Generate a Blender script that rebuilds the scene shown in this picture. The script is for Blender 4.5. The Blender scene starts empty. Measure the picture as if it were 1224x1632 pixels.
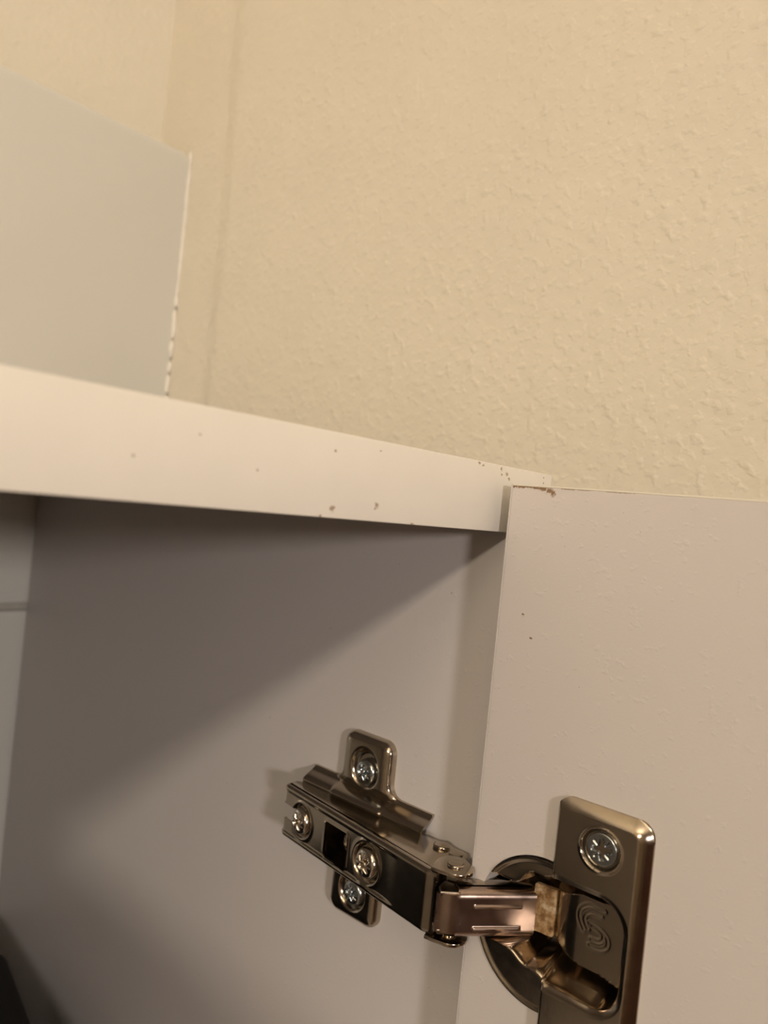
import bpy, bmesh, math, random
import numpy as np
from mathutils import Vector, Matrix

C = bpy.context.scene.collection
SC = bpy.context.scene
MM = 0.001
random.seed(7)

# ---------------------------------------------------------------- camera
# the lens stands at the origin, level with the top panel of the cabinet
F_PX = 1226.0                      # focal length in pixels of a 1224 x 1632 frame
HEAD = math.radians(41.617)        # heading measured from +X (along the cabinet front) towards +Y (to the back wall)
ROLL = math.atan(0.103)
PITCH = math.atan(-5.62 / F_PX)
cam = bpy.data.cameras.new('camera')
cam.sensor_fit = 'VERTICAL'
cam.sensor_height = 36.0
cam.lens = 36.0 * F_PX / 1632.0
cam.clip_start = 0.004
cam.clip_end = 30
cam.dof.use_dof = True
cam.dof.focus_distance = 0.185
cam.dof.aperture_fstop = 15.0
camo = bpy.data.objects.new('camera', cam)
C.objects.link(camo)
fwd = Vector((math.cos(HEAD) * math.cos(PITCH), math.sin(HEAD) * math.cos(PITCH), math.sin(PITCH)))
right0 = Vector((math.sin(HEAD), -math.cos(HEAD), 0))
up0 = right0.cross(fwd)
# the scene appears turned clockwise, so the camera is rolled the other way
cr, sr = math.cos(ROLL), math.sin(ROLL)
right = right0 * cr + up0 * sr
up = up0 * cr - right0 * sr
camo.matrix_world = Matrix((
    (right.x, up.x, -fwd.x, 0), (right.y, up.y, -fwd.y, 0), (right.z, up.z, -fwd.z, 0), (0, 0, 0, 1)))
SC.camera = camo

# ---------------------------------------------------------------- light, world, exposure
SC.view_settings.view_transform = 'Standard'
SC.view_settings.look = 'None'
SC.view_settings.gamma = 1.0
SC.view_settings.use_curve_mapping = False
SC.view_settings.exposure = 0.0
w = bpy.data.worlds.new('world')
SC.world = w
w.use_nodes = True
w.node_tree.nodes['Background'].inputs[0].default_value = (1.0, 0.80, 0.60, 1)
w.node_tree.nodes['Background'].inputs[1].default_value = 0.05


def lamp(name, target, direction, dist, radius, watts, colour):
    """a round warm disk light"""
    d = Vector(direction).normalized()
    l = bpy.data.lights.new(name, 'AREA')
    l.shape = 'DISK'
    l.size = 2 * radius
    l.energy = watts
    l.color = colour
    o = bpy.data.objects.new(name, l)
    C.objects.link(o)
    o.location = Vector(target) * MM + d * dist
    o.rotation_euler = (-d).to_track_quat('-Z', 'Y').to_euler()
    return o


lamp('ceiling_lamp', (164, 150, -60), (-2.0, -1.0, 0.75), 2.0, 0.055, 9.0, (1.0, 0.86, 0.68))
lamp('vanity_lamp', (164, 110, -20), (-0.53, -1.0, 0.137), 1.6, 0.075, 8.3, (1.0, 0.91, 0.86))
# added fill with no known source, washing the ceiling for soft ambient light
up = lamp('ceiling_fill', (-950, -430, 500), (0, 0, -1), 0.0, 0.16, 10.0, (1.0, 0.86, 0.69))


# ---------------------------------------------------------------- materials
def new_mat(name):
    m = bpy.data.materials.new(name)
    m.use_nodes = True
    return m, m.node_tree.nodes, m.node_tree.links, m.node_tree.nodes['Principled BSDF']


def tex_noise(N, L, scale, detail=3, rough=0.5, vec=None, obj=True):
    n = N.new('ShaderNodeTexNoise')
    n.inputs['Scale'].default_value = scale
    n.inputs['Detail'].default_value = detail
    n.inputs['Roughness'].default_value = rough
    if vec is None:
        tc = N.new('ShaderNodeTexCoord')
        vec = tc.outputs['Object']
    L.new(vec, n.inputs['Vector'])
    return n


def ramp(N, L, src, stops):
    r = N.new('ShaderNodeValToRGB')
    e = r.color_ramp.elements
    while len(e) < len(stops):
        e.new(0.5)
    for k, (p, c) in enumerate(stops):
        e[k].position = p
        e[k].color = c if len(c) == 4 else (*c, 1)
    L.new(src, r.inputs[0])
    return r


def bump(N, L, b, src, strength, dist, normal=None):
    n = N.new('ShaderNodeBump')
    n.inputs['Strength'].default_value = strength
    n.inputs['Distance'].default_value = dist
    L.new(src, n.inputs['Height'])
    if normal is not None:
        L.new(normal, n.inputs['Normal'])
    L.new(n.outputs[0], b.inputs['Normal'])
    return n.outputs[0]


def g(v):
    return (v, v, v, 1)


def mat_simple(name, col, rough, metal=0.0, var=0.0, vscale=60, bscale=0, bstr=0.0, bdist=0.0002, spec=0.5):
    m, N, L, b = new_mat(name)
    b.inputs['Roughness'].default_value = rough
    b.inputs['Metallic'].default_value = metal
    b.inputs['Specular IOR Level'].default_value = spec
    b.inputs['Base Color'].default_value = (*col, 1)
    if var:
        n = tex_noise(N, L, vscale, 4)
        lo = tuple(c * (1 - var) for c in col)
        hi = tuple(min(1, c * (1 + var)) for c in col)
        r = ramp(N, L, n.outputs[0], [(0.3, lo), (0.7, hi)])
        L.new(r.outputs[0], b.inputs['Base Color'])
    if bscale:
        n2 = tex_noise(N, L, bscale, 4, 0.55)
        bump(N, L, b, n2.outputs[0], bstr, bdist)
    return m


def mat_paint(name, col):
    """roller-painted plaster: fine orange peel, long soft runs and a few raised nibs"""
    m, N, L, b = new_mat(name)
    b.inputs['Roughness'].default_value = 0.55
    b.inputs['Specular IOR Level'].default_value = 0.35
    n0 = tex_noise(N, L, 22, 3)
    r = ramp(N, L, n0.outputs[0], [(0.3, tuple(c * 0.965 for c in col)), (0.7, col)])
    L.new(r.outputs[0], b.inputs['Base Color'])
    n1 = tex_noise(N, L, 150, 3, 0.45)
    nA = bump(N, L, b, n1.outputs[0], 0.36, 0.0013)
    n2 = tex_noise(N, L, 290, 2, 0.4)
    rr = ramp(N, L, n2.outputs[0], [(0.52, g(0)), (0.80, g(1))])
    nB = bump(N, L, b, rr.outputs[0], 0.38, 0.0007, nA)
    v = N.new('ShaderNodeTexVoronoi')
    v.inputs['Scale'].default_value = 30
    tc = N.new('ShaderNodeTexCoord')
    L.new(tc.outputs['Object'], v.inputs['Vector'])
    rv = ramp(N, L, v.outputs['Distance'], [(0.02, g(1)), (0.10, g(0))])
    bump(N, L, b, rv.outputs[0], 0.35, 0.0008, nB)
    return m


def specks(m, pts, dark, soften=0.35):
    """small chips and dirt marks at fixed spots (object space, metres): (x, y, z, rx, ry, rz)"""
    N, L = m.node_tree.nodes, m.node_tree.links
    b = N['Principled BSDF']
    tc = N.new('ShaderNodeTexCoord')
    nz = tex_noise(N, L, 1900, 3, 0.7)
    total = None
    for (x, y, z, rx, ry, rz) in pts:
        mp = N.new('ShaderNodeMapping')
        mp.vector_type = 'TEXTURE'
        mp.inputs['Location'].default_value = (x, y, z)
        mp.inputs['Scale'].default_value = (rx, ry, rz)
        L.new(tc.outputs['Object'], mp.inputs[0])
        ln = N.new('ShaderNodeVectorMath')
        ln.operation = 'LENGTH'
        L.new(mp.outputs[0], ln.inputs[0])
        if total is None:
            total = ln.outputs['Value']
        else:
            mi = N.new('ShaderNodeMath')
            mi.operation = 'MINIMUM'
            L.new(total, mi.inputs[0])
            L.new(ln.outputs['Value'], mi.inputs[1])
            total = mi.outputs[0]
    a = N.new('ShaderNodeMath')
    a.operation = 'MULTIPLY_ADD'
    L.new(nz.outputs[0], a.inputs[0])
    a.inputs[1].default_value = 2.6
    L.new(total, a.inputs[2])
    r = ramp(N, L, a.outputs[0], [(0.0, g(1)), (1.0, g(0))])
    r.color_ramp.elements[0].position = 0.92
    r.color_ramp.elements[1].position = 1.0
    mr = N.new('ShaderNodeMapRange')
    mr.inputs['From Min'].default_value = 1.75
    mr.inputs['From Max'].default_value = 2.15
    mr.inputs['To Min'].default_value = 1
    mr.inputs['To Max'].default_value = 0
    L.new(a.outputs[0], mr.inputs[0])
    N.remove(r)
    mix = N.new('ShaderNodeMix')
    mix.data_type = 'RGBA'
    L.new(mr.outputs[0], mix.inputs['Factor'])
    ex = b.inputs['Base Color']
    if ex.is_linked:
        L.new(ex.links[0].from_socket, mix.inputs['A'])
    else:
        mix.inputs['A'].default_value = ex.default_value
    mix.inputs['B'].default_value = (*dark, 1)
    L.new(mix.outputs['Result'], b.inputs['Base Color'])


def mat_laminate(name, col):
    m, N, L, b = new_mat(name)
    b.inputs['Roughness'].default_value = 0.42
    b.inputs['Specular IOR Level'].default_value = 0.4
    n0 = tex_noise(N, L, 14, 2)
    r = ramp(N, L, n0.outputs[0], [(0.3, tuple(c * 0.975 for c in col)), (0.7, col)])
    n3 = tex_noise(N, L, 620, 2, 0.6)
    r3 = ramp(N, L, n3.outputs[0], [(0.765, g(0)), (0.80, g(1))])
    mix = N.new('ShaderNodeMix')
    mix.data_type = 'RGBA'
    L.new(r3.outputs[0], mix.inputs['Factor'])
    L.new(r.outputs[0], mix.inputs['A'])
    mix.inputs['B'].default_value = tuple(c * 0.55 for c in col) + (1,)
    L.new(mix.outputs['Result'], b.inputs['Base Color'])
    n1 = tex_noise(N, L, 1500, 3, 0.6)
    nA = bump(N, L, b, n1.outputs[0], 0.10, 0.0002)
    n2 = tex_noise(N, L, 420, 3, 0.6)
    r2 = ramp(N, L, n2.outputs[0], [(0.60, g(0)), (0.70, g(1))])
    bump(N, L, b, r2.outputs[0], 0.22, 0.00022, nA)
    return m


def mat_metal(name, col, rough, var=0.10):
    m, N, L, b = new_mat(name)
    b.inputs['Metallic'].default_value = 1.0
    n0 = tex_noise(N, L, 260, 4, 0.6)
    r = ramp(N, L, n0.outputs[0], [(0.3, tuple(c * (1 - var) for c in col)), (0.7, col)])
    L.new(r.outputs[0], b.inputs['Base Color'])
    rr = ramp(N, L, n0.outputs[0], [(0.3, g(rough * 0.85)), (0.75, g(rough * 1.2))])
    L.new(rr.outputs[0], b.inputs['Roughness'])
    n1 = tex_noise(N, L, 420, 3)
    bump(N, L, b, n1.outputs[0], 0.06, 0.0002)
    return m


M = {}
M['wall'] = mat_paint('cream_wall_paint', (0.745, 0.69, 0.575))
M['wall_lit'] = mat_paint('lit_cream_wall_paint', (0.81, 0.755, 0.63))  # the same cream, lightened for the stronger light on the back wall
M['laminate'] = mat_laminate('shaded_white_laminate', (0.58, 0.545, 0.525))  # the door's laminate, darkened to carry the shade inside the cabinet
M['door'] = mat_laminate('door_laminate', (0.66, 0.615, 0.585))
M['band'] = mat_simple('cream_edge_band', (0.87, 0.83, 0.755), 0.40, var=0.02, vscale=60, bscale=900, bstr=0.05)
M['door_band'] = mat_simple('door_edge_band', (0.80, 0.76, 0.66), 0.42)
M['tile'] = mat_simple('glazed_tile', (0.70, 0.69, 0.635), 0.16, var=0.015, vscale=9, bscale=25, bstr=0.04, bdist=0.0008)
M['grout'] = mat_simple('grey_grout', (0.50, 0.47, 0.41), 0.9, var=0.1, vscale=200, bscale=700, bstr=0.3)
M['caulk'] = mat_simple('white_caulk', (0.86, 0.82, 0.74), 0.5, bscale=300, bstr=0.2, bdist=0.0006)
M['nickel'] = mat_metal('nickel_plated_steel', (0.50, 0.43, 0.34), 0.16)
M['satin'] = mat_metal('satin_nickel_steel', (0.45, 0.345, 0.285), 0.24)
M['nickel_shade'] = mat_metal('shaded_nickel_steel', (0.32, 0.26, 0.19), 0.30)  # nickel coloured darker to paint in the shade between arm and link
M['pan'] = mat_metal('nickel_screw_steel', (0.74, 0.67, 0.58), 0.15)
M['zinc'] = mat_metal('zinc_plated_steel', (0.47, 0.50, 0.50), 0.22)
M['black'] = mat_simple('black_plastic', (0.008, 0.007, 0.007), 0.6, bscale=1800, bstr=0.2, spec=0.25)
M['ceiling'] = mat_simple('ceiling_paint', (0.80, 0.75, 0.66), 0.8, var=0.03, vscale=3)
M['floor'] = mat_simple('brown_floor', (0.15, 0.085, 0.06), 0.5, var=0.25, vscale=6)
M['far_wall'] = mat_simple('cream_far_paint', (0.70, 0.62, 0.50), 0.7, var=0.04, vscale=3)
M['tan_wall'] = mat_simple('tan_far_paint', (0.34, 0.26, 0.20), 0.7, var=0.04, vscale=3)
M['wood'] = mat_simple('red_brown_wood', (0.16, 0.065, 0.04), 0.5, var=0.3, vscale=9)

m, N, L, b = new_mat('rusty_steel')
b.inputs['Roughness'].default_value = 0.6
b.inputs['Metallic'].default_value = 0.35
nz = tex_noise(N, L, 420, 5, 0.65)
rz = ramp(N, L, nz.outputs[0], [(0.30, (0.10, 0.05, 0.02)), (0.45, (0.30, 0.17, 0.07)), (0.55, (0.42, 0.29, 0.15)), (0.66, (0.60, 0.47, 0.33))])
L.new(rz.outputs[0], b.inputs['Base Color'])
bump(N, L, b, nz.outputs[0], 0.4, 0.0004)
M['rust'] = m

# marks on the bright front edge of the top panel and on the chipped door corner
specks(M['band'], [(x * MM, 0.102, z * MM, rx * .85 * MM, 0.004, rz * .85 * MM) for x, z, rx, rz in [
    (99.7, 9.6, .55, .5), (100.4, -1.0, 1.0, .9), (97.4, -2.5, .6, .5), (112.4, 0.4, .9, 1.1), (81.9, 4.2, .35, .3),
    (146.0, 12.6, .9, .55), (147.6, 12.3, .7, .4), (155.3, 12.2, .6, .7), (155.6, 10.9, .5, .5), (157.8, 11.3, .9, .8),
    (159.0, 10.2, .8, .6), (175.3, 12.1, .5, .5), (175.3, 10.7, .45, .4), (112.0, 11.2, .4, .2), (59, 4, .5, .4),
    (124.0, -2.6, .9, .3), (70, 8.5, .3, .3)]], (0.40, 0.31, 0.22))
specks(M['door'], [(155.05 * MM, y * MM, z * MM, 0.003, ry * MM, rz * MM) for y, z, ry, rz in [(y_, z_, ry_ * 1.7, rz_ * 1.6) for y_, z_, ry_, rz_ in [
    (97.6, 8.35, 1.0, .3), (96.0, 8.35, 1.3, .3), (94.0, 8.4, 1.4, .25), (92.0, 8.35, 1.3, .3), (90.0, 8.2, 1.2, .45), (88.6, 7.9, .9, .55), (87.6, 7.3, .55, .6), (84.0, 8.45, 1.6, .12), (80.0, 8.5, 2.2, .1), (72.0, 8.5, 3.0, .1), (92.0, -21, .25, .2), (89.5, -26, .3, .2)]]], (0.24, 0.15, 0.08))


# ---------------------------------------------------------------- object helpers
def link(o, parent=None):
    C.objects.link(o)
    if parent is not None:
        o.parent = parent
    return o


def tag(o, label, cat=None, kind=None, group=None):
    o['label'] = label
    if cat:
        o['category'] = cat
    if kind:
        o['kind'] = kind
    if group:
        o['group'] = group
    return o


def mesh_obj(name, verts, faces, mat, parent=None, smooth=None):
    me = bpy.data.meshes.new(name)
    me.from_pydata([tuple(v) for v in verts], [], [tuple(f) for f in faces])
    me.materials.append(mat)
    if smooth is not None:
        me.polygons.foreach_set('use_smooth', [True] * len(me.polygons))
        me.set_sharp_from_angle(angle=math.radians(smooth))
    me.update()
    return link(bpy.data.objects.new(name, me), parent)


def bm_obj(name, bm, mat, parent=None, smooth=None):
    me = bpy.data.meshes.new(name)
    bmesh.ops.recalc_face_normals(bm, faces=bm.faces[:])
    bm.to_mesh(me)
    bm.free()
    me.materials.append(mat)
    if smooth is not None:
        me.polygons.foreach_set('use_smooth', [True] * len(me.polygons))
        me.set_sharp_from_angle(angle=math.radians(smooth))
    return link(bpy.data.objects.new(name, me), parent)


def box_bm(x0, x1, y0, y1, z0, z1, bev=0.0, seg=2, bm=None):
    """bevelled box, given in millimetres"""
    b2 = bmesh.new()
    r = bmesh.ops.create_cube(b2, size=1.0)
    for v in r['verts']:
        v.co = Vector(((x0 + x1) / 2 + v.co.x * (x1 - x0), (y0 + y1) / 2 + v.co.y * (y1 - y0), (z0 + z1) / 2 + v.co.z * (z1 - z0))) * MM
    if bev:
        bmesh.ops.bevel(b2, geom=b2.edges[:], offset=bev * MM, segments=seg, profile=0.5, affect='EDGES')
    if bm is None:
        return b2
    me = bpy.data.meshes.new('tmp')
    b2.to_mesh(me)
    b2.free()
    bm.from_mesh(me)
    bpy.data.meshes.remove(me)
    return bm


def box(name, x0, x1, y0, y1, z0, z1, mat, parent=None, bev=0.0, seg=2):
    return bm_obj(name, box_bm(x0, x1, y0, y1, z0, z1, bev, seg), mat, parent, 40 if bev else None)


class Frame:
    """local frame in millimetres: a, b along the sheet, n out of it"""
    def __init__(self, o, a, b, n):
        self.o, self.a, self.b, self.n = np.array(o, float), np.array(a, float), np.array(b, float), np.array(n, float)

    def at(self, a, b, h):
        a, b, h = np.asarray(a, float), np.asarray(b, float), np.asarray(h, float)
        return (self.o + a[..., None] * self.a + b[..., None] * self.b + h[..., None] * self.n)


def sheet(name, fr, sdf, hfun, bounds, step, thick, mat, parent=None, angle=38):
    """pressed sheet metal: outline from a distance function, relief from a height function, real thickness"""
    a0, a1, b0, b1 = bounds
    na, nb = int(round((a1 - a0) / step)) + 1, int(round((b1 - b0) / step)) + 1
    A, B = np.meshgrid(np.linspace(a0, a1, na), np.linspace(b0, b1, nb), indexing='ij')
    for _ in range(2):
        D = sdf(A, B)
        e = step * 0.05
        gx = (sdf(A + e, B) - sdf(A - e, B)) / (2 * e)
        gy = (sdf(A, B + e) - sdf(A, B - e)) / (2 * e)
        gn = np.maximum(gx * gx + gy * gy, 0.05)
        if _ == 0:
            near = np.abs(D) < step * 0.72
        A = np.where(near, A - D * gx / gn, A)
        B = np.where(near, B - D * gy / gn, B)
    D = sdf(A, B)
    inside = (D < step * 0.08) | near
    H = hfun(A, B)
    top = fr.at(A, B, H) * MM
    bot = fr.at(A, B, H - thick) * MM
    idx = -np.ones((na, nb), int)
    q = [(0, 0), (1, 0), (1, 1), (0, 1)]
    faces = []
    I = inside
    cnt = I[:-1, :-1].astype(int) + I[1:, :-1] + I[1:, 1:] + I[:-1, 1:]
    nearc = near
    for i, j in zip(*np.nonzero(cnt >= 3)):
        c = [(i + di, j + dj) for di, dj in q]
        k = [p for p in c if I[p]]
        if all(nearc[p] for p in k):
            # a cell lying wholly on the border: keep it only when its middle is inside
            ma = sum(A[p] for p in k) / len(k)
            mb = sum(B[p] for p in k) / len(k)
            if float(sdf(np.array(ma), np.array(mb))) > -step * 0.05:
                continue
        faces.append(k)
    verts = []
    F = []
    for f in faces:
        for p in f:
            if idx[p] < 0:
                idx[p] = len(verts)
                verts.append(top[p])
        F.append([idx[p] for p in f])
    n = len(verts)
    bv = [None] * n
    for p in zip(*np.nonzero(idx >= 0)):
        bv[idx[p]] = bot[p]
    edges = {}
    for f in F:
        for x, y in zip(f, f[1:] + f[:1]):
            edges[(x, y)] = 1
    out = list(F)
    out += [[n + v for v in reversed(f)] for f in F]
    for (x, y) in edges:
        if (y, x) not in edges:
            out.append([y, x, n + x, n + y])
    bm = bmesh.new()
    vs = [bm.verts.new(v) for v in verts] + [bm.verts.new(v) for v in bv]
    for f in out:
        try:
            bm.faces.new([vs[v] for v in f])
        except ValueError:
            pass
    return bm_obj(name, bm, mat, parent, angle)


def rrect(a, b, ca, cb, ha, hb, r):
    qa = np.abs(a - ca) - ha + r
    qb = np.abs(b - cb) - hb + r
    return np.hypot(np.maximum(qa, 0), np.maximum(qb, 0)) + np.minimum(np.maximum(qa, qb), 0) - r


def circ(a, b, ca, cb, r):
    return np.hypot(a - ca, b - cb) - r


def smin(x, y, k):
    h = np.clip(0.5 + 0.5 * (y - x) / k, 0, 1)
    return y * (1 - h) + x * h - k * h * (1 - h)


def sstep(lo, hi, x):
    t = np.clip((x - lo) / (hi - lo), 0, 1)
    return t * t * (3 - 2 * t)


def rnd(d, w_):
    """rounded shoulder: 0 at the edge, 1 at distance w_"""
    t = np.clip(d / w_, 0, 1)
    return np.sqrt(np.maximum(0, 1 - (1 - t) ** 2))


def screw_head(name, o, n, r, dome, mat, parent, turn=0.0, flat=False):
    """cross-recessed screw head with radial tick marks"""
    n = np.array(n, float) / np.linalg.norm(n)
    a = np.cross([0, 0, 1.0], n)
    a /= np.linalg.norm(a)
    bb = np.cross(n, a)
    fr = Frame(o, a, bb, n)
    ct, st = math.cos(turn), math.sin(turn)

    def h(A, B):
        rho = np.hypot(A, B)
        x, y = A * ct + B * st, -A * st + B * ct
        if flat:
            hh = dome * rnd(r - rho, r * 0.12)
        else:
            hh = dome * (0.45 * rnd(r - rho, r * 0.22) + 0.55 * np.sqrt(np.maximum(0, 1 - (rho / r) ** 2)))
        L_ = r * 0.60
        wd = r * 0.135
        cross = np.minimum(np.maximum(np.abs(x) - L_, np.abs(y) - wd * (1.25 - 0.5 * np.abs(x) / L_)),
                           np.maximum(np.abs(y) - L_, np.abs(x) - wd * (1.25 - 0.5 * np.abs(y) / L_)))
        depth = r * 0.42 * np.clip(1.15 - rho / L_ * 0.75, 0, 1)
        hh = hh - depth * sstep(r * 0.05, -r * 0.06, cross)
        hh = hh - r * 0.25 * sstep(r * 0.26, r * 0.12, rho)
        u, v = (x + y) * 0.7071, (x - y) * 0.7071
        tick = np.minimum(np.maximum(np.abs(np.abs(u) - r * 0.48) - r * 0.16, np.abs(v) - r * 0.03),
                          np.maximum(np.abs(np.abs(v) - r * 0.48) - r * 0.16, np.abs(u) - r * 0.03))
        return hh - r * 0.08 * sstep(r * 0.05, -r * 0.03, tick)
    return sheet(name, fr, lambda A, B: np.hypot(A, B) - r, h, (-r - .2, r + .2, -r - .2, r + .2), r / 26, 1.2, mat, parent, 50)


def prism(name, pts, z0, z1, mat, parent, bev=0.25):
    """upright plate from an outline in plan (millimetres)"""
    bm = bmesh.new()
    lo = [bm.verts.new((x * MM, y * MM, z0 * MM)) for x, y in pts]
    hi = [bm.verts.new((x * MM, y * MM, z1 * MM)) for x, y in pts]
    bm.faces.new(lo)
    bm.faces.new(hi)
    k = len(pts)
    for i in range(k):
        bm.faces.new((lo[i], lo[(i + 1) % k], hi[(i + 1) % k], hi[i]))
    bmesh.ops.recalc_face_normals(bm, faces=bm.faces[:])
    if bev:
        rim = [e for e in bm.edges if abs(e.verts[0].co.z - e.verts[1].co.z) < 1e-7]
        bmesh.ops.bevel(bm, geom=rim, offset=bev * MM, segments=2, profile=0.5, affect='EDGES')
    return bm_obj(name, bm, mat, parent, 40)


def arc(cx, cy, r, d0, d1, n=10):
    return [(cx + r * math.cos(math.radians(d0 + (d1 - d0) * k / n)), cy + r * math.sin(math.radians(d0 + (d1 - d0) * k / n))) for k in range(n + 1)]


def rivet(name, x, y, z, r, h, mat, parent):
    """flat rivet head on a vertical axis; h < 0 points down"""
    n = 28
    prof = [(0, h), (r * .80, h), (r * .95, h * .82), (r, h * .55), (r, -h * .6)]
    bm = bmesh.new()
    rings = []
    for rr, zz in prof[1:]:
        rings.append([bm.verts.new(((x + rr * math.cos(2 * math.pi * k / n)) * MM, (y + rr * math.sin(2 * math.pi * k / n)) * MM, (z + zz) * MM)) for k in range(n)])
    bm.faces.new(rings[0])
    for p, q in zip(rings, rings[1:]):
        for k in range(n):
            bm.faces.new((p[k], p[(k + 1) % n], q[(k + 1) % n], q[k]))
    bm.faces.new(list(reversed(rings[-1])))
    return bm_obj(name, bm, mat, parent, 45)


# ---------------------------------------------------------------- the room
WX, WY = 229.0, 400.0      # painted right wall and painted back wall
X_L, Y_F, Z_F, Z_C = -1900.0, -2300.0, -1450.0, 950.0

ys = sorted(set([Y_F, -1200, -600, -300, -100, 0, 100, 200, 280, WY] + [306 + 2 * k for k in range(30)]))
zs = [Z_F, -800, -400, -200, -100] + [0 + 20 * k for k in range(20)] + [500, Z_C]


def ridge(y, z):
    yc = 331 + 0.03 * (z - 100) + 1.2 * math.sin(z * 0.03)
    t = min(1.0, max(0.0, (y - yc + 6.0) / 12.0))
    return 1.7 * t * t * (3 - 2 * t) - 1.7


gv = [((WX + ridge(y, z)) * MM, y * MM, z * MM) for y in ys for z in zs]
nz_ = len(zs)
gf = [(i * nz_ + j, i * nz_ + j + 1, (i + 1) * nz_ + j + 1, (i + 1) * nz_ + j) for i in range(len(ys) - 1) for j in range(nz_ - 1)]
k0 = len(gv)
gv += [((WX + 60) * MM, y * MM, z * MM) for y in (Y_F, WY) for z in (Z_F, Z_C)]
gf += [(k0, k0 + 1, k0 + 3, k0 + 2)]
wr = mesh_obj('wall_right', gv, gf, M['wall'], smooth=60)
tag(wr, 'cream painted wall with roller texture on the right, beside the cabinet', 'wall', 'structure')

wb = box('wall_back', X_L, WX + 60, WY, WY + 60, Z_F, Z_C, M['wall_lit'])
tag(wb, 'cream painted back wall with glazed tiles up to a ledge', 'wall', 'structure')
box('tile_backing', X_L, WX - 0.5, 371.5, WY, Z_F, 176.5, M['grout'], wb)
# glazed tiles, each of its own, with recessed joints
T_TOP, T_H, T_W, T_G = 177.8, 240.3, 322.0, 3.2
first = None
for r_ in range(4):
    z1 = T_TOP - r_ * (T_H + T_G)
    for c_ in range(4):
        x1 = WX - 0.5 - c_ * (T_W + T_G)
        if first is None:
            bm = box_bm(-T_W / 2, T_W / 2, -3.4, 3.4, -T_H / 2, T_H / 2)
            vert_e = [e for e in bm.edges if abs(e.verts[0].co.x - e.verts[1].co.x) < 1e-9 and abs(e.verts[0].co.z - e.verts[1].co.z) < 1e-9]
            bmesh.ops.bevel(bm, geom=vert_e, offset=5.0 * MM, segments=6, profile=0.5, affect='EDGES')
            front = [e for e in bm.edges if e.verts[0].co.y < -3.3 * MM and e.verts[1].co.y < -3.3 * MM]
            bmesh.ops.bevel(bm, geom=front, offset=1.4 * MM, segments=3, profile=0.5, affect='EDGES')
            first = bm_obj('tile', bm, M['tile'], wb, 40)
            o = first
        else:
            o = link(first.copy(), wb)
        o.location = ((x1 - T_W / 2) * MM, 369.9 * MM, (z1 - T_H / 2) * MM)


# ragged bead of caulk between the tiles and the right wall
def tube(bm, pts, rads, n=10):
    rings = []
    for k, p in enumerate(pts):
        d = Vector(pts[min(k + 1, len(pts) - 1)]) - Vector(pts[max(k - 1, 0)])
        d.normalize()
        u = d.cross(Vector((0, 1, 0)))
        if u.length < 1e-4:
            u = d.cross(Vector((1, 0, 0)))
        u.normalize()
        v = d.cross(u)
        rings.append([bm.verts.new((Vector(p) + rads[k] * (u * math.cos(2 * math.pi * q / n) + v * math.sin(2 * math.pi * q / n))) * MM) for q in range(n)])
    for p, q in zip(rings, rings[1:]):
        for k in range(n):
            bm.faces.new((p[k], p[(k + 1) % n], q[(k + 1) % n], q[k]))
    bm.faces.new(list(reversed(rings[0])))
    bm.faces.new(rings[-1])


bm = bmesh.new()
rc = random.Random(3)
for za, zb in [(179.5, 96.5), (94.5, 79.5), (78.0, 69.0), (66.8, 61.0), (59.5, 50.0), (48.0, -20.0), (-24, -60)]:
    nn = max(4, int(abs(za - zb) / 3))
    P, Rr = [], []
    for k in range(nn + 1):
        z = za + (zb - za) * k / nn
        sway = -0.6 if z > 100 else -1.0
        P.append((WX + sway * .5 - 0.5 + rc.uniform(-.3, .3), 367.3 + rc.uniform(-.25, .25), z))
        Rr.append((1.2 if z > 100 else 1.5) + rc.uniform(-.18, .18))
    Rr[0] *= .7
    Rr[-1] *= .7
    tube(bm, P, Rr)
bm_obj('caulk_bead', bm, M['caulk'], wb, 60)

wl = box('wall_left', X_L - 60, X_L, Y_F, WY, Z_F, Z_C, M['far_wall'])
tag(wl, 'cream painted wall on the far left side of the room', 'wall', 'structure')
wf = box('wall_front', X_L, WX, Y_F - 60, Y_F, Z_F, Z_C, M['tan_wall'])
tag(wf, 'tan painted wall behind the viewer, facing the cabinet', 'wall', 'structure')
dr = box('reflected_door_1', -1250, -350, Y_F, Y_F + 25, Z_F, 520, M['wood'], None, 3)  # unseen door, added to give the hinge link a red-brown reflection
tag(dr, 'unseen red-brown wooden door added behind the viewer for its reflection in the hinge', 'door', 'structure')
for z0_, z1_ in ((-1300, -560), (-440, 400)):
    for x0_ in (-1150, -770):
        box('panel', x0_, x0_ + 320, Y_F + 22, Y_F + 32, z0_, z1_, M['wood'], dr, 4)
fl = box('floor', X_L, WX, Y_F, WY, Z_F - 60, Z_F, M['floor'])
tag(fl, 'dark brown floor of the room below the cabinet', 'floor', 'structure')
ce = box('ceiling', X_L, WX, Y_F, WY, Z_C, Z_C + 60, M['ceiling'])
tag(ce, 'cream ceiling of the room above the cabinet', 'ceiling', 'structure')

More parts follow.
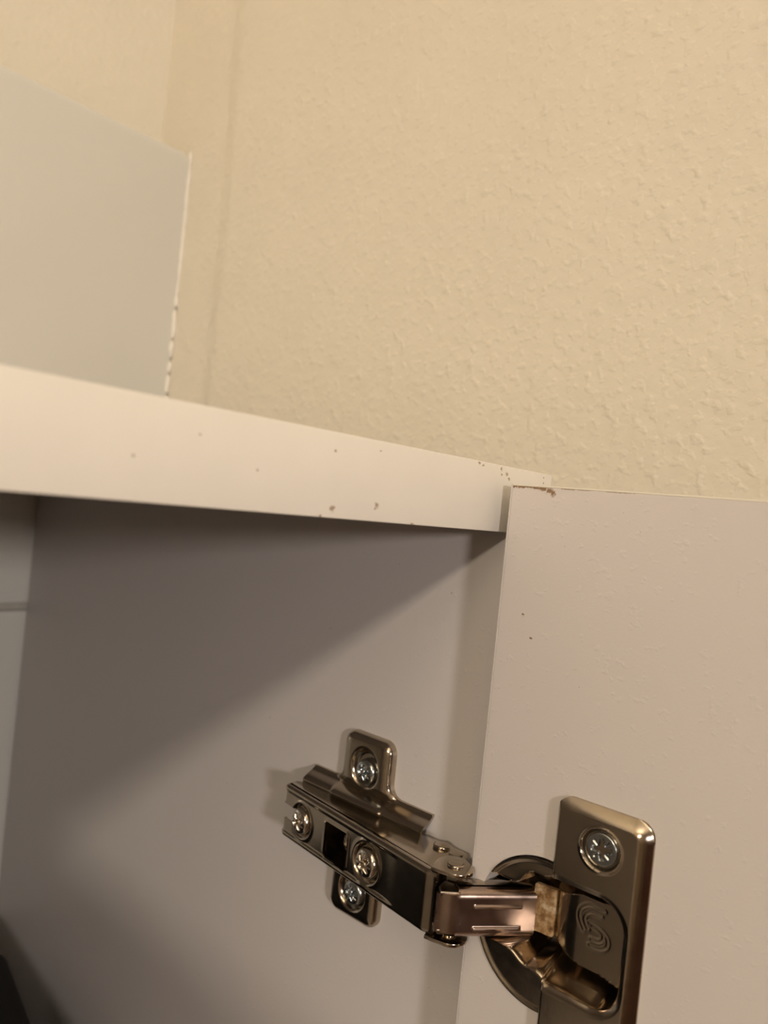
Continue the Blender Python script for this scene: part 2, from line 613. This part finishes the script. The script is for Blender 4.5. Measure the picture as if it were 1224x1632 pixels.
# ---------------------------------------------------------------- wall cabinet
CX0, CX1, CY0, CY1 = -248.0, 179.5, 102.0, 366.2
CZ1, CZ0, PT = 13.2, -610.0, 16.0
IN = 164.0
cab = bpy.data.objects.new('wall_cabinet', None)
link(cab)
tag(cab, 'white laminate wall cabinet with its door open, no back panel, hung against tiles', 'cabinet')
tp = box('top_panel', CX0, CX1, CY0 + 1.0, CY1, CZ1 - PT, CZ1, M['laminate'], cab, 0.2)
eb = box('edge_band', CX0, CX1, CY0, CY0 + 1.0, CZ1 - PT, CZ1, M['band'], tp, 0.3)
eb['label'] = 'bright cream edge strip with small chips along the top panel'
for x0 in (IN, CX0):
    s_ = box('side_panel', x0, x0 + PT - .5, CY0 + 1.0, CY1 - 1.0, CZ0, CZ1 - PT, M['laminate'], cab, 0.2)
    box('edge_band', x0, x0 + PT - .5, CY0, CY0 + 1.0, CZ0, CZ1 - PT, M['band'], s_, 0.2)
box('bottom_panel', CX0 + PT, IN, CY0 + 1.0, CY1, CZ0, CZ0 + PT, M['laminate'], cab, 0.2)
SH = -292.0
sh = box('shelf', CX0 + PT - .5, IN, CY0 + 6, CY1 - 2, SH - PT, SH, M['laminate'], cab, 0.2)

# the open door, with the round bore for the hinge cup
ZC = -89.7
ANG = math.radians(1.5)
DO = np.array([155.0, 98.7, 0.0])                      # hinge edge of the inner face
DE = np.array([math.sin(ANG), -math.cos(ANG), 0.0])    # along the door, away from the hinge edge
DN = np.array([-math.cos(ANG), -math.sin(ANG), 0.0])   # out of the inner face
DFR = Frame(DO + np.array([0, 0, ZC]), DE, (0, 0, 1), DN)
DZ1, DZ0, DW, DT = 8.9, -606.0, 212.0, 16.0
CUPS, CUPR = 19.4, 16.4


def oriented_box(s0, s1, z0, z1, n0, n1, bev):
    bm = bmesh.new()
    r = bmesh.ops.create_cube(bm, size=1.0)
    for v in r['verts']:
        s, z, n = (s0 + s1) / 2 + v.co.x * (s1 - s0), (z0 + z1) / 2 + v.co.z * (z1 - z0), (n0 + n1) / 2 + v.co.y * (n1 - n0)
        p = DO + s * DE + n * DN
        v.co = Vector((p[0], p[1], z)) * MM
    bmesh.ops.recalc_face_normals(bm, faces=bm.faces[:])
    if bev:
        bmesh.ops.bevel(bm, geom=bm.edges[:], offset=bev * MM, segments=2, profile=0.5, affect='EDGES')
    return bm


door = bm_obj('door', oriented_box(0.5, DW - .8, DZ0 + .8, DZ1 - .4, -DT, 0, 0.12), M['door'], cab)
bm = bmesh.new()
bmesh.ops.create_cone(bm, cap_ends=True, segments=72, radius1=(CUPR + .15) * MM, radius2=(CUPR + .15) * MM, depth=26 * MM)
mw = Matrix.LocRotScale(Vector(DO + CUPS * DE + np.array([0, 0, ZC])) * MM, Vector(DN).to_track_quat('Z', 'Y'), None)
bmesh.ops.transform(bm, matrix=mw, verts=bm.verts[:])
cut = bm_obj('bore', bm, M['door'])
md = door.modifiers.new('bore', 'BOOLEAN')
md.operation = 'DIFFERENCE'
md.solver = 'EXACT'
md.object = cut
# pocket for the pressed mouth of the cup, hidden under the flange
pk = bm_obj('pocket', oriented_box(24.0, 40.6, ZC - 12.5, ZC + 16.5, -12.0, 4.0, 0), M['door'])
mp_ = door.modifiers.new('pocket', 'BOOLEAN')
mp_.operation = 'DIFFERENCE'
mp_.solver = 'EXACT'
mp_.object = pk
bpy.context.view_layer.update()
me = bpy.data.meshes.new_from_object(door.evaluated_get(bpy.context.evaluated_depsgraph_get()))
door.modifiers.clear()
door.data = me
bpy.data.objects.remove(cut, do_unlink=True)
bpy.data.objects.remove(pk, do_unlink=True)
# unseen second door, added to block the lamp from the lower side panel
shade_door = box('door', CX0 + 9, CX0 + 25, CY0 - 4 - DW, CY0 - 4, DZ0, DZ1, M['laminate'], cab, 0.3)
shade_door['label'] = 'unseen second cabinet door added at the left end to shade the side panel'
door['label'] = 'open cabinet door with chipped top corner, inner face in view'
bm_obj('edge_band', oriented_box(0, 0.5, DZ0, DZ1, -DT, 0, 0.18), M['laminate'], door, 40)
bm_obj('edge_band', oriented_box(0.5, DW, DZ1 - .4, DZ1, -DT, 0, 0.12), M['door_band'], door, 40)
bm_obj('edge_band', oriented_box(DW - .8, DW, DZ0, DZ1 - .4, -DT, 0, 0.15), M['door_band'], door, 40)

# ---------------------------------------------------------------- concealed hinge
hinge = bpy.data.objects.new('cabinet_hinge', None)
hinge.location = (0, 0, 0)
link(hinge)
tag(hinge, 'worn nickel-plated concealed hinge joining the open door to the side panel', 'hinge')

# mounting plate on the side panel: a = depth, b = height, n = away from the panel
PFR = Frame((IN, 0, ZC), (0, 1, 0), (0, 0, 1), (-1, 0, 0))
PY, SB = 140.4, 17.2


def plate_sdf(A, B):
    tab = rrect(A, B, 140.7, 0.4, 9.0, 25.8, 3.6)
    bar = rrect(A, B, 139.5, 0.4, 22.3, 11.2, 0.4)
    return smin(tab, bar, 4.0)


def plate_h(A, B):
    d = -plate_sdf(A, B)
    h = 0.9 + 2.3 * rnd(d, 3.2) * sstep(8.5, 12.5, np.abs(B - .4)) * sstep(13, 9, np.abs(A - 140.7) + 0 * B)
    body = 4.6 * sstep(11.2, 7.6, np.abs(B - .4))
    h = np.maximum(h, 0.9 + body)
    # folded crease along the bar, and the tab's skirt running into it
    h = h + 2.0 * sstep(10.2, 8.6, np.abs(A - 140.7)) * sstep(11.4, 8.0, np.abs(B - .4)) * sstep(5.5, 8.0, np.abs(B - .4)) * 0.35
    for sb in (SB, -SB + .4):
        rr = np.hypot(A - PY, (B - sb) * 0.88)
        h = h - 1.7 * sstep(5.3, 3.6, rr)
    return h


plate = sheet('mounting_plate', PFR, plate_sdf, plate_h, (116, 163, -27, 28), 0.3, 0.9, M['nickel'], hinge)
for sb in (SB - .8, -SB - .2):
    p = PFR.at(np.array(PY - .3), np.array(sb), np.array(2.0))
    sc = screw_head('screw', p, (-1, 0, 0.0), 3.55, 1.9, M['zinc'], plate, 0.25)
    sc['label'] = 'zinc cross-head screw, greyer than the plate'

# hinge arm: channel lying over the plate, sloping a little away from the panel
AO = np.array([152.9, 163.2, ZC])
AT = np.array([145.1 - 152.9, 102.2 - 163.2, 0])
AT /= np.linalg.norm(AT)
AN = np.array([AT[1], -AT[0], 0])
AFR = Frame(AO, AT, (0, 0, 1), AN)
AL, AW = 61.5, 7.45


def arm_sdf(A, B):
    d = rrect(A, B, AL / 2, 0, AL / 2, AW, 0.5)
    slot = smin(rrect(A, B, 3.0, -0.3, 6.0, 2.2, 0.4), circ(A, B, 9.0, -0.2, 2.3), 0.5)
    win = rrect(A, B, 24.9, -0.4, 4.9, 4.5, 0.9)
    nib = rrect(A, B, 27.2, -4.9, 2.2, 0.9, 0.3)
    hole = circ(A, B, 37.6, -.2, 2.0)
    return np.maximum(np.maximum(np.maximum(d, -slot), -np.minimum(win, nib)), -hole)


def arm_h(A, B):
    h = -1.1 * (1 - rnd(AW - np.abs(B), 1.1))
    h = h - 0.45 * sstep(6.1, 5.5, np.abs(B)) * sstep(50, 44, A)
    for ca, r0_, dp in ((9.0, 4.7, 1.0), (37.6, 5.2, 1.2)):
        rr = np.hypot(A - ca, B + .2)
        h = h - dp * sstep(r0_, r0_ - 1.3, rr) + 0.25 * np.exp(-((rr - r0_ - .3) / .45) ** 2)
    win = rrect(A, B, 24.9, -0.4, 4.9, 4.5, 0.9)
    h = h + 0.3 * sstep(0.9, 0.1, win)
    h = h - 0.9 * sstep(AL - 3.2, AL, A)
    h = h - 0.5 * sstep(1.2, 0.0, A) * sstep(1.5, 2.8, np.abs(B))
    return h


arm = sheet('hinge_arm', AFR, arm_sdf, arm_h, (-1, AL + 1, -8.2, 8.2), 0.25, 0.9, M['nickel'], hinge)


def ap(t, n):
    p = AO + t * AT + n * AN
    return (p[0], p[1])


top_pts = [ap(0.4, -0.95), ap(AL - .2, -1.7), (148.2, 104.2), (152.5, 105.0), (155.0, 103.4), (157.0, 102.0)] + arc(157.8, 105.0, 2.6, -70, 20, 6) + \
          [(160.0, 112.0), (160.0, 116.0), (158.6, 118.0), (158.4, 161.0), (157.2, 163.0)]
for nm, sg in (('arm_wall', 1), ('arm_wall', -1)):
    z0 = ZC + sg * (AW - 1.0)
    z1 = ZC + sg * AW
    prism(nm, top_pts, min(z0, z1), max(z0, z1), M['nickel'], arm, 0.05)
ear = [(145.6, 103.6), (145.9, 101.6)] + arc(150.6, 99.8, 4.1, 190, 330, 14) + [(155.4, 100.6), (155.6, 103.4), (153.6, 105.2), (150.0, 105.4)]
for sg in (1, -1):
    z0 = ZC + sg * (AW + .05)
    z1 = ZC + sg * (AW + .95)
    prism('pivot_ear', ear, min(z0, z1), max(z0, z1), M['nickel'], arm, 0.2)
    rivet('rivet', 150.6, 100.2, z1 if sg > 0 else z0, 2.0, 0.8 * sg, M['nickel'], arm)
    rivet('rivet', 157.7, 109.6, ZC + sg * AW, 2.15, 0.9 * sg, M['nickel'], arm)
    rivet('rivet', 157.4, 105.0, ZC + sg * AW, 1.75, 0.5 * sg, M['nickel'], arm)
for ta, hb, r_, tn, nm in ((9.0, -0.9, 3.75, 0.5, 'adjusting_screw'), (37.6, -1.3, 3.9, 0.75, 'adjusting_screw')):
    p = AFR.at(np.array(ta), np.array(-.2), np.array(hb))
    screw_head(nm, p, AN, r_, 2.1, M['pan'], arm, tn)
# worn locking stud seen deep in the window of the arm
p = AFR.at(np.array(27.6), np.array(0.2), np.array(-4.6))
screw_head('locking_stud', p, AN, 3.0, 2.2, M['nickel'], arm, 0.3)

# link from the arm to the cup
LO, L1 = np.array([143.0, 98.8, ZC]), np.array([161.6, 84.5, ZC])
LA = (L1 - LO) / np.linalg.norm(L1 - LO)
LN = np.array([LA[1], -LA[0], 0])
LFR = Frame(LO, LA, (0, 0, 1), LN)
LL, LW = 23.5, 5.6


def link_sdf(A, B):
    d = rrect(A, B, LL / 2, 0, LL / 2, LW, 0.5)
    for sg in (1, -1):
        d = np.maximum(d, -rrect(A, B, 1.0, sg * 6.4, 3.8, 2.0, 0.5))
    return d


def link_h(A, B):
    h = -1.9 * (1 - rnd(LW - np.abs(B), 2.1)) * sstep(4.0, 5.2, A)
    h = h - 1.1 * sstep(4.2, 0.0, A) + 0.12 * sstep(3.5, 5.0, A)
    for bb in (1.95, -3.0):
        q = np.maximum(np.abs(A - 14.2) - 5.4, np.abs(B - bb) - .05)
        h = h + 0.32 * sstep(0.45, 0.0, q)
    return h


lk = sheet('hinge_link', LFR, link_sdf, link_h, (-1, LL + 1, -6.4, 6.4), 0.2, 0.8, M['satin'], hinge)
lk['label'] = 'short shiny link with two raised ribs between arm and cup'


def lp(t, n):
    p = LO + t * LA + n * LN
    return (p[0], p[1])


for sg in (1, -1):
    z0, z1 = ZC + sg * (LW - .9), ZC + sg * LW
    pts = [lp(4.9, -1.7), lp(LL - .1, -1.7), lp(LL - .1, -3.5), lp(17, -5.3), lp(6, -5.4), lp(4.6, -4.0)]
    prism('link_wall', pts, min(z0, z1), max(z0, z1), M['nickel'], lk, 0.12)
    z0, z1 = ZC + sg * (LW - 1.9), ZC + sg * (LW - .7)
    prism('link_knuckle', [lp(.6, -.9), lp(5.0, -.6), lp(5.2, -4.5), lp(3, -6.0), lp(.9, -3.5)], min(z0, z1), max(z0, z1), M['nickel_shade'], lk, 0.2)
inner = prism('inner_lever', [(155.2, 111.0), (152.4, 103.6), (156.5, 97.5), (159.8, 92.2), (162.4, 91.0), (160.8, 97.0), (159.3, 104.0), (158.4, 111.0)], ZC - 4.6, ZC + 4.6, M['nickel_shade'], hinge, 0.3)
inner['label'] = 'inner lever coloured dark for the shade inside the arm and link'
# rusty plate deep in the cup, beyond the end of the link
p0 = DFR.at(np.array(13.6), np.array(0.), np.array(-6.3))
p1 = DFR.at(np.array(19.0), np.array(0.), np.array(-6.9))
ra = (p1 - p0) / np.linalg.norm(p1 - p0)
RFR = Frame(p0, ra, (0, 0, 1), np.array([ra[1], -ra[0], 0]))
rs = sheet('lever_plate', RFR, lambda A, B: rrect(A, B, 2.7, 1.9, 2.7, 5.4, 0.5),
           lambda A, B: 0.25 * np.sin(A * 2.1) * np.sin(B * 1.3) * .3 - 0.3 * sstep(4.8, 5.4, A), (-.5, 6, -4.5, 8.2), 0.25, 1.0, M['rust'], hinge)
rs['label'] = 'rusty brown lever plate inside the cup'

# cup and flange pressed from one sheet: a = along the door, b = height, n = out of the door
SL, SRT = 20.7, 41.9


def flange_sdf(A, B):
    return rrect(A, B, (SL + SRT) / 2, 0.0, (SRT - SL) / 2, 32.0, 3.4)


def open_sdf(A, B):
    """mouth of the cup: channel for the link on the left, wide mouth on the right"""
    mouth = rrect(A, B, 27.6, 2.3, 10.4, 11.6, 6.0)
    corner = rrect(A, B, 20.0, 2.3, 6.0, 10.4, 3.0)
    chan = rrect(A, B, 12.0, 1.35, 8.6, 7.4, 2.2)
    return smin(smin(mouth, corner, 0.6), chan, 3.0)


def polyline_dist(A, B, pts):
    d = np.full(A.shape, 1e9)
    for (x0, y0), (x1, y1) in zip(pts, pts[1:]):
        dx, dy = x1 - x0, y1 - y0
        t = np.clip(((A - x0) * dx + (B - y0) * dy) / (dx * dx + dy * dy), 0, 1)
        d = np.minimum(d, np.hypot(A - x0 - t * dx, B - y0 - t * dy))
    return d


def smooth_pts(P, n=8):
    out = []
    for k in range(len(P) - 1):
        p0, p1, p2, p3 = P[max(k - 1, 0)], P[k], P[k + 1], P[min(k + 2, len(P) - 1)]
        for q in range(n):
            t = q / n
            out.append(tuple(0.5 * (2 * p1[i] + (p2[i] - p0[i]) * t + (2 * p0[i] - 5 * p1[i] + 4 * p2[i] - p3[i]) * t * t + (3 * p1[i] - p0[i] - 3 * p2[i] + p3[i]) * t ** 3) for i in (0, 1)))
    return out + [P[-1]]


EM = (29.2, 4.3)
STROKES = []
for k_, (sc_, off) in enumerate(((1.0, 0.0), (0.66, 0.05))):
    top_ = [(1.9 * sc_, 3.7 * sc_ + .3), (-1.2 * sc_, 3.9 * sc_ + .2), (-3.2 * sc_, 2.7 * sc_), (-3.5 * sc_, .6 * sc_ - off), (-2.6 * sc_ + .3, -1.6 * sc_)]
    bot_ = [(-2.0 * sc_ + .8, .9 * sc_ - .3), (0.4 * sc_ + .5, .6 * sc_ - .3), (2.6 * sc_ + .3, -.9 * sc_), (3.2 * sc_, -2.6 * sc_), (1.8 * sc_, -3.9 * sc_), (-.6 * sc_, -4.0 * sc_)]
    STROKES += [smooth_pts([(EM[0] + x, EM[1] + y) for x, y in top_]), smooth_pts([(EM[0] + x, EM[1] + y - .3) for x, y in bot_])]
CS, CB = 31.6, 23.7


def cup_sdf(A, B):
    return np.minimum(flange_sdf(A, B), circ(A, B, CUPS, -.2, CUPR))


def cup_h(A, B):
    fl_ = rrect(A, B, (10.0 + SRT) / 2, 0.0, (SRT - 10.0) / 2, 32.0, 4.2)
    din = np.minimum(-fl_, (A - SL) * 2.6)
    t_ = np.clip(din / 2.7, 0, 1)
    fh = 0.2 + 2.05 * (t_ - 0.16 * sstep(0.55, 1.0, t_) * 0 + 0.12 * np.sin(np.pi * t_))
    # polished countersinks for the fixing screws
    for sb in (CB, -CB):
        rr = np.hypot(A - CS, B - sb)
        fh = fh - 1.0 * sstep(4.4, 3.7, rr) + 0.22 * np.exp(-((rr - 4.5) / .28) ** 2)
    rim = CUPR - np.hypot(A - CUPS, B + .2)
    moon = 0.55 - 0.35 * sstep(0.3, 1.2, rim) + 0.12 * sstep(3.0, 0.4, open_sdf(A, B)) * sstep(0.5, 2.5, rim)
    base = np.where(A > SL, np.maximum(fh, moon * (A < SL + .4)), moon)
    q = -open_sdf(A, B)
    lip = sstep(-1.4, 0.2, q)
    base = base - 0.5 * lip * (A > SL + .5)
    # floor of the cup: convex tongue in the middle, deep trough on either side of it
    bend = np.clip((25.5 - A) / 7.5, 0, 1)
    tongue = -4.6 - 6.2 * (1 - np.sqrt(np.maximum(0, 1 - bend ** 2)))
    side = np.abs(B - 2.4) - (8.0 - 2.2 * sstep(27, 19, A) + .9 * sstep(30, 37, A))
    trough = -8.6 - 2.4 * sstep(26, 18, A) 
    floor_ = tongue * sstep(0.35, -0.35, side) + np.minimum(trough, tongue) * sstep(-0.35, 0.35, side)
    logo = np.full(A.shape, 9.0)
    for P in STROKES:
        logo = np.minimum(logo, polyline_dist(A, B, P))
    floor_ = floor_ + 0.06 * sstep(.30, .10, logo) - .05 * sstep(.85, .45, logo)
    wall = np.where(B > 2.4, sstep(-0.1, 1.1, q), sstep(-0.1, 1.0, q / (1.6 + 1.8 * sstep(13, 22, A))))
    wall = np.where(A > 34, np.maximum(wall, sstep(-0.1, 1.2, q)), wall)
    return base * (1 - wall) + floor_ * wall


cup = sheet('hinge_cup', DFR, cup_sdf, cup_h, (2.5, 42.5, -33, 33), 0.2, 0.8, M['nickel'], hinge, 45)
cup['label'] = 'dark nickel hinge cup and flange with a stamped swirl emblem'
for sb in (CB, -CB):
    p = DFR.at(np.array(CS), np.array(sb), np.array(0.85))
    sc = screw_head('screw', p, DN, 3.6, 1.05, M['zinc'], cup, 0.12, True)
    sc['label'] = 'flat zinc cross-head screw, greyer than the flange'

# ---------------------------------------------------------------- black box standing on the shelf
bx = bpy.data.objects.new('storage_box', None)
link(bx)
bx.location = (148.5 * MM, 318.3 * MM, SH * MM)
bx.rotation_euler = (0, 0, -math.atan2(10.3, 50))
tag(bx, 'black plastic box on the cabinet shelf, only its top corner in view', 'box')
BH = -199.3 - SH
bm_obj('body', box_bm(-226, -2, -178, -2, 0, BH - 14, 4, 3), M['black'], bx, 40)
bm_obj('lid', box_bm(-228, 0, -180, 0, BH - 14, BH, 5, 4), M['black'], bx, 40)
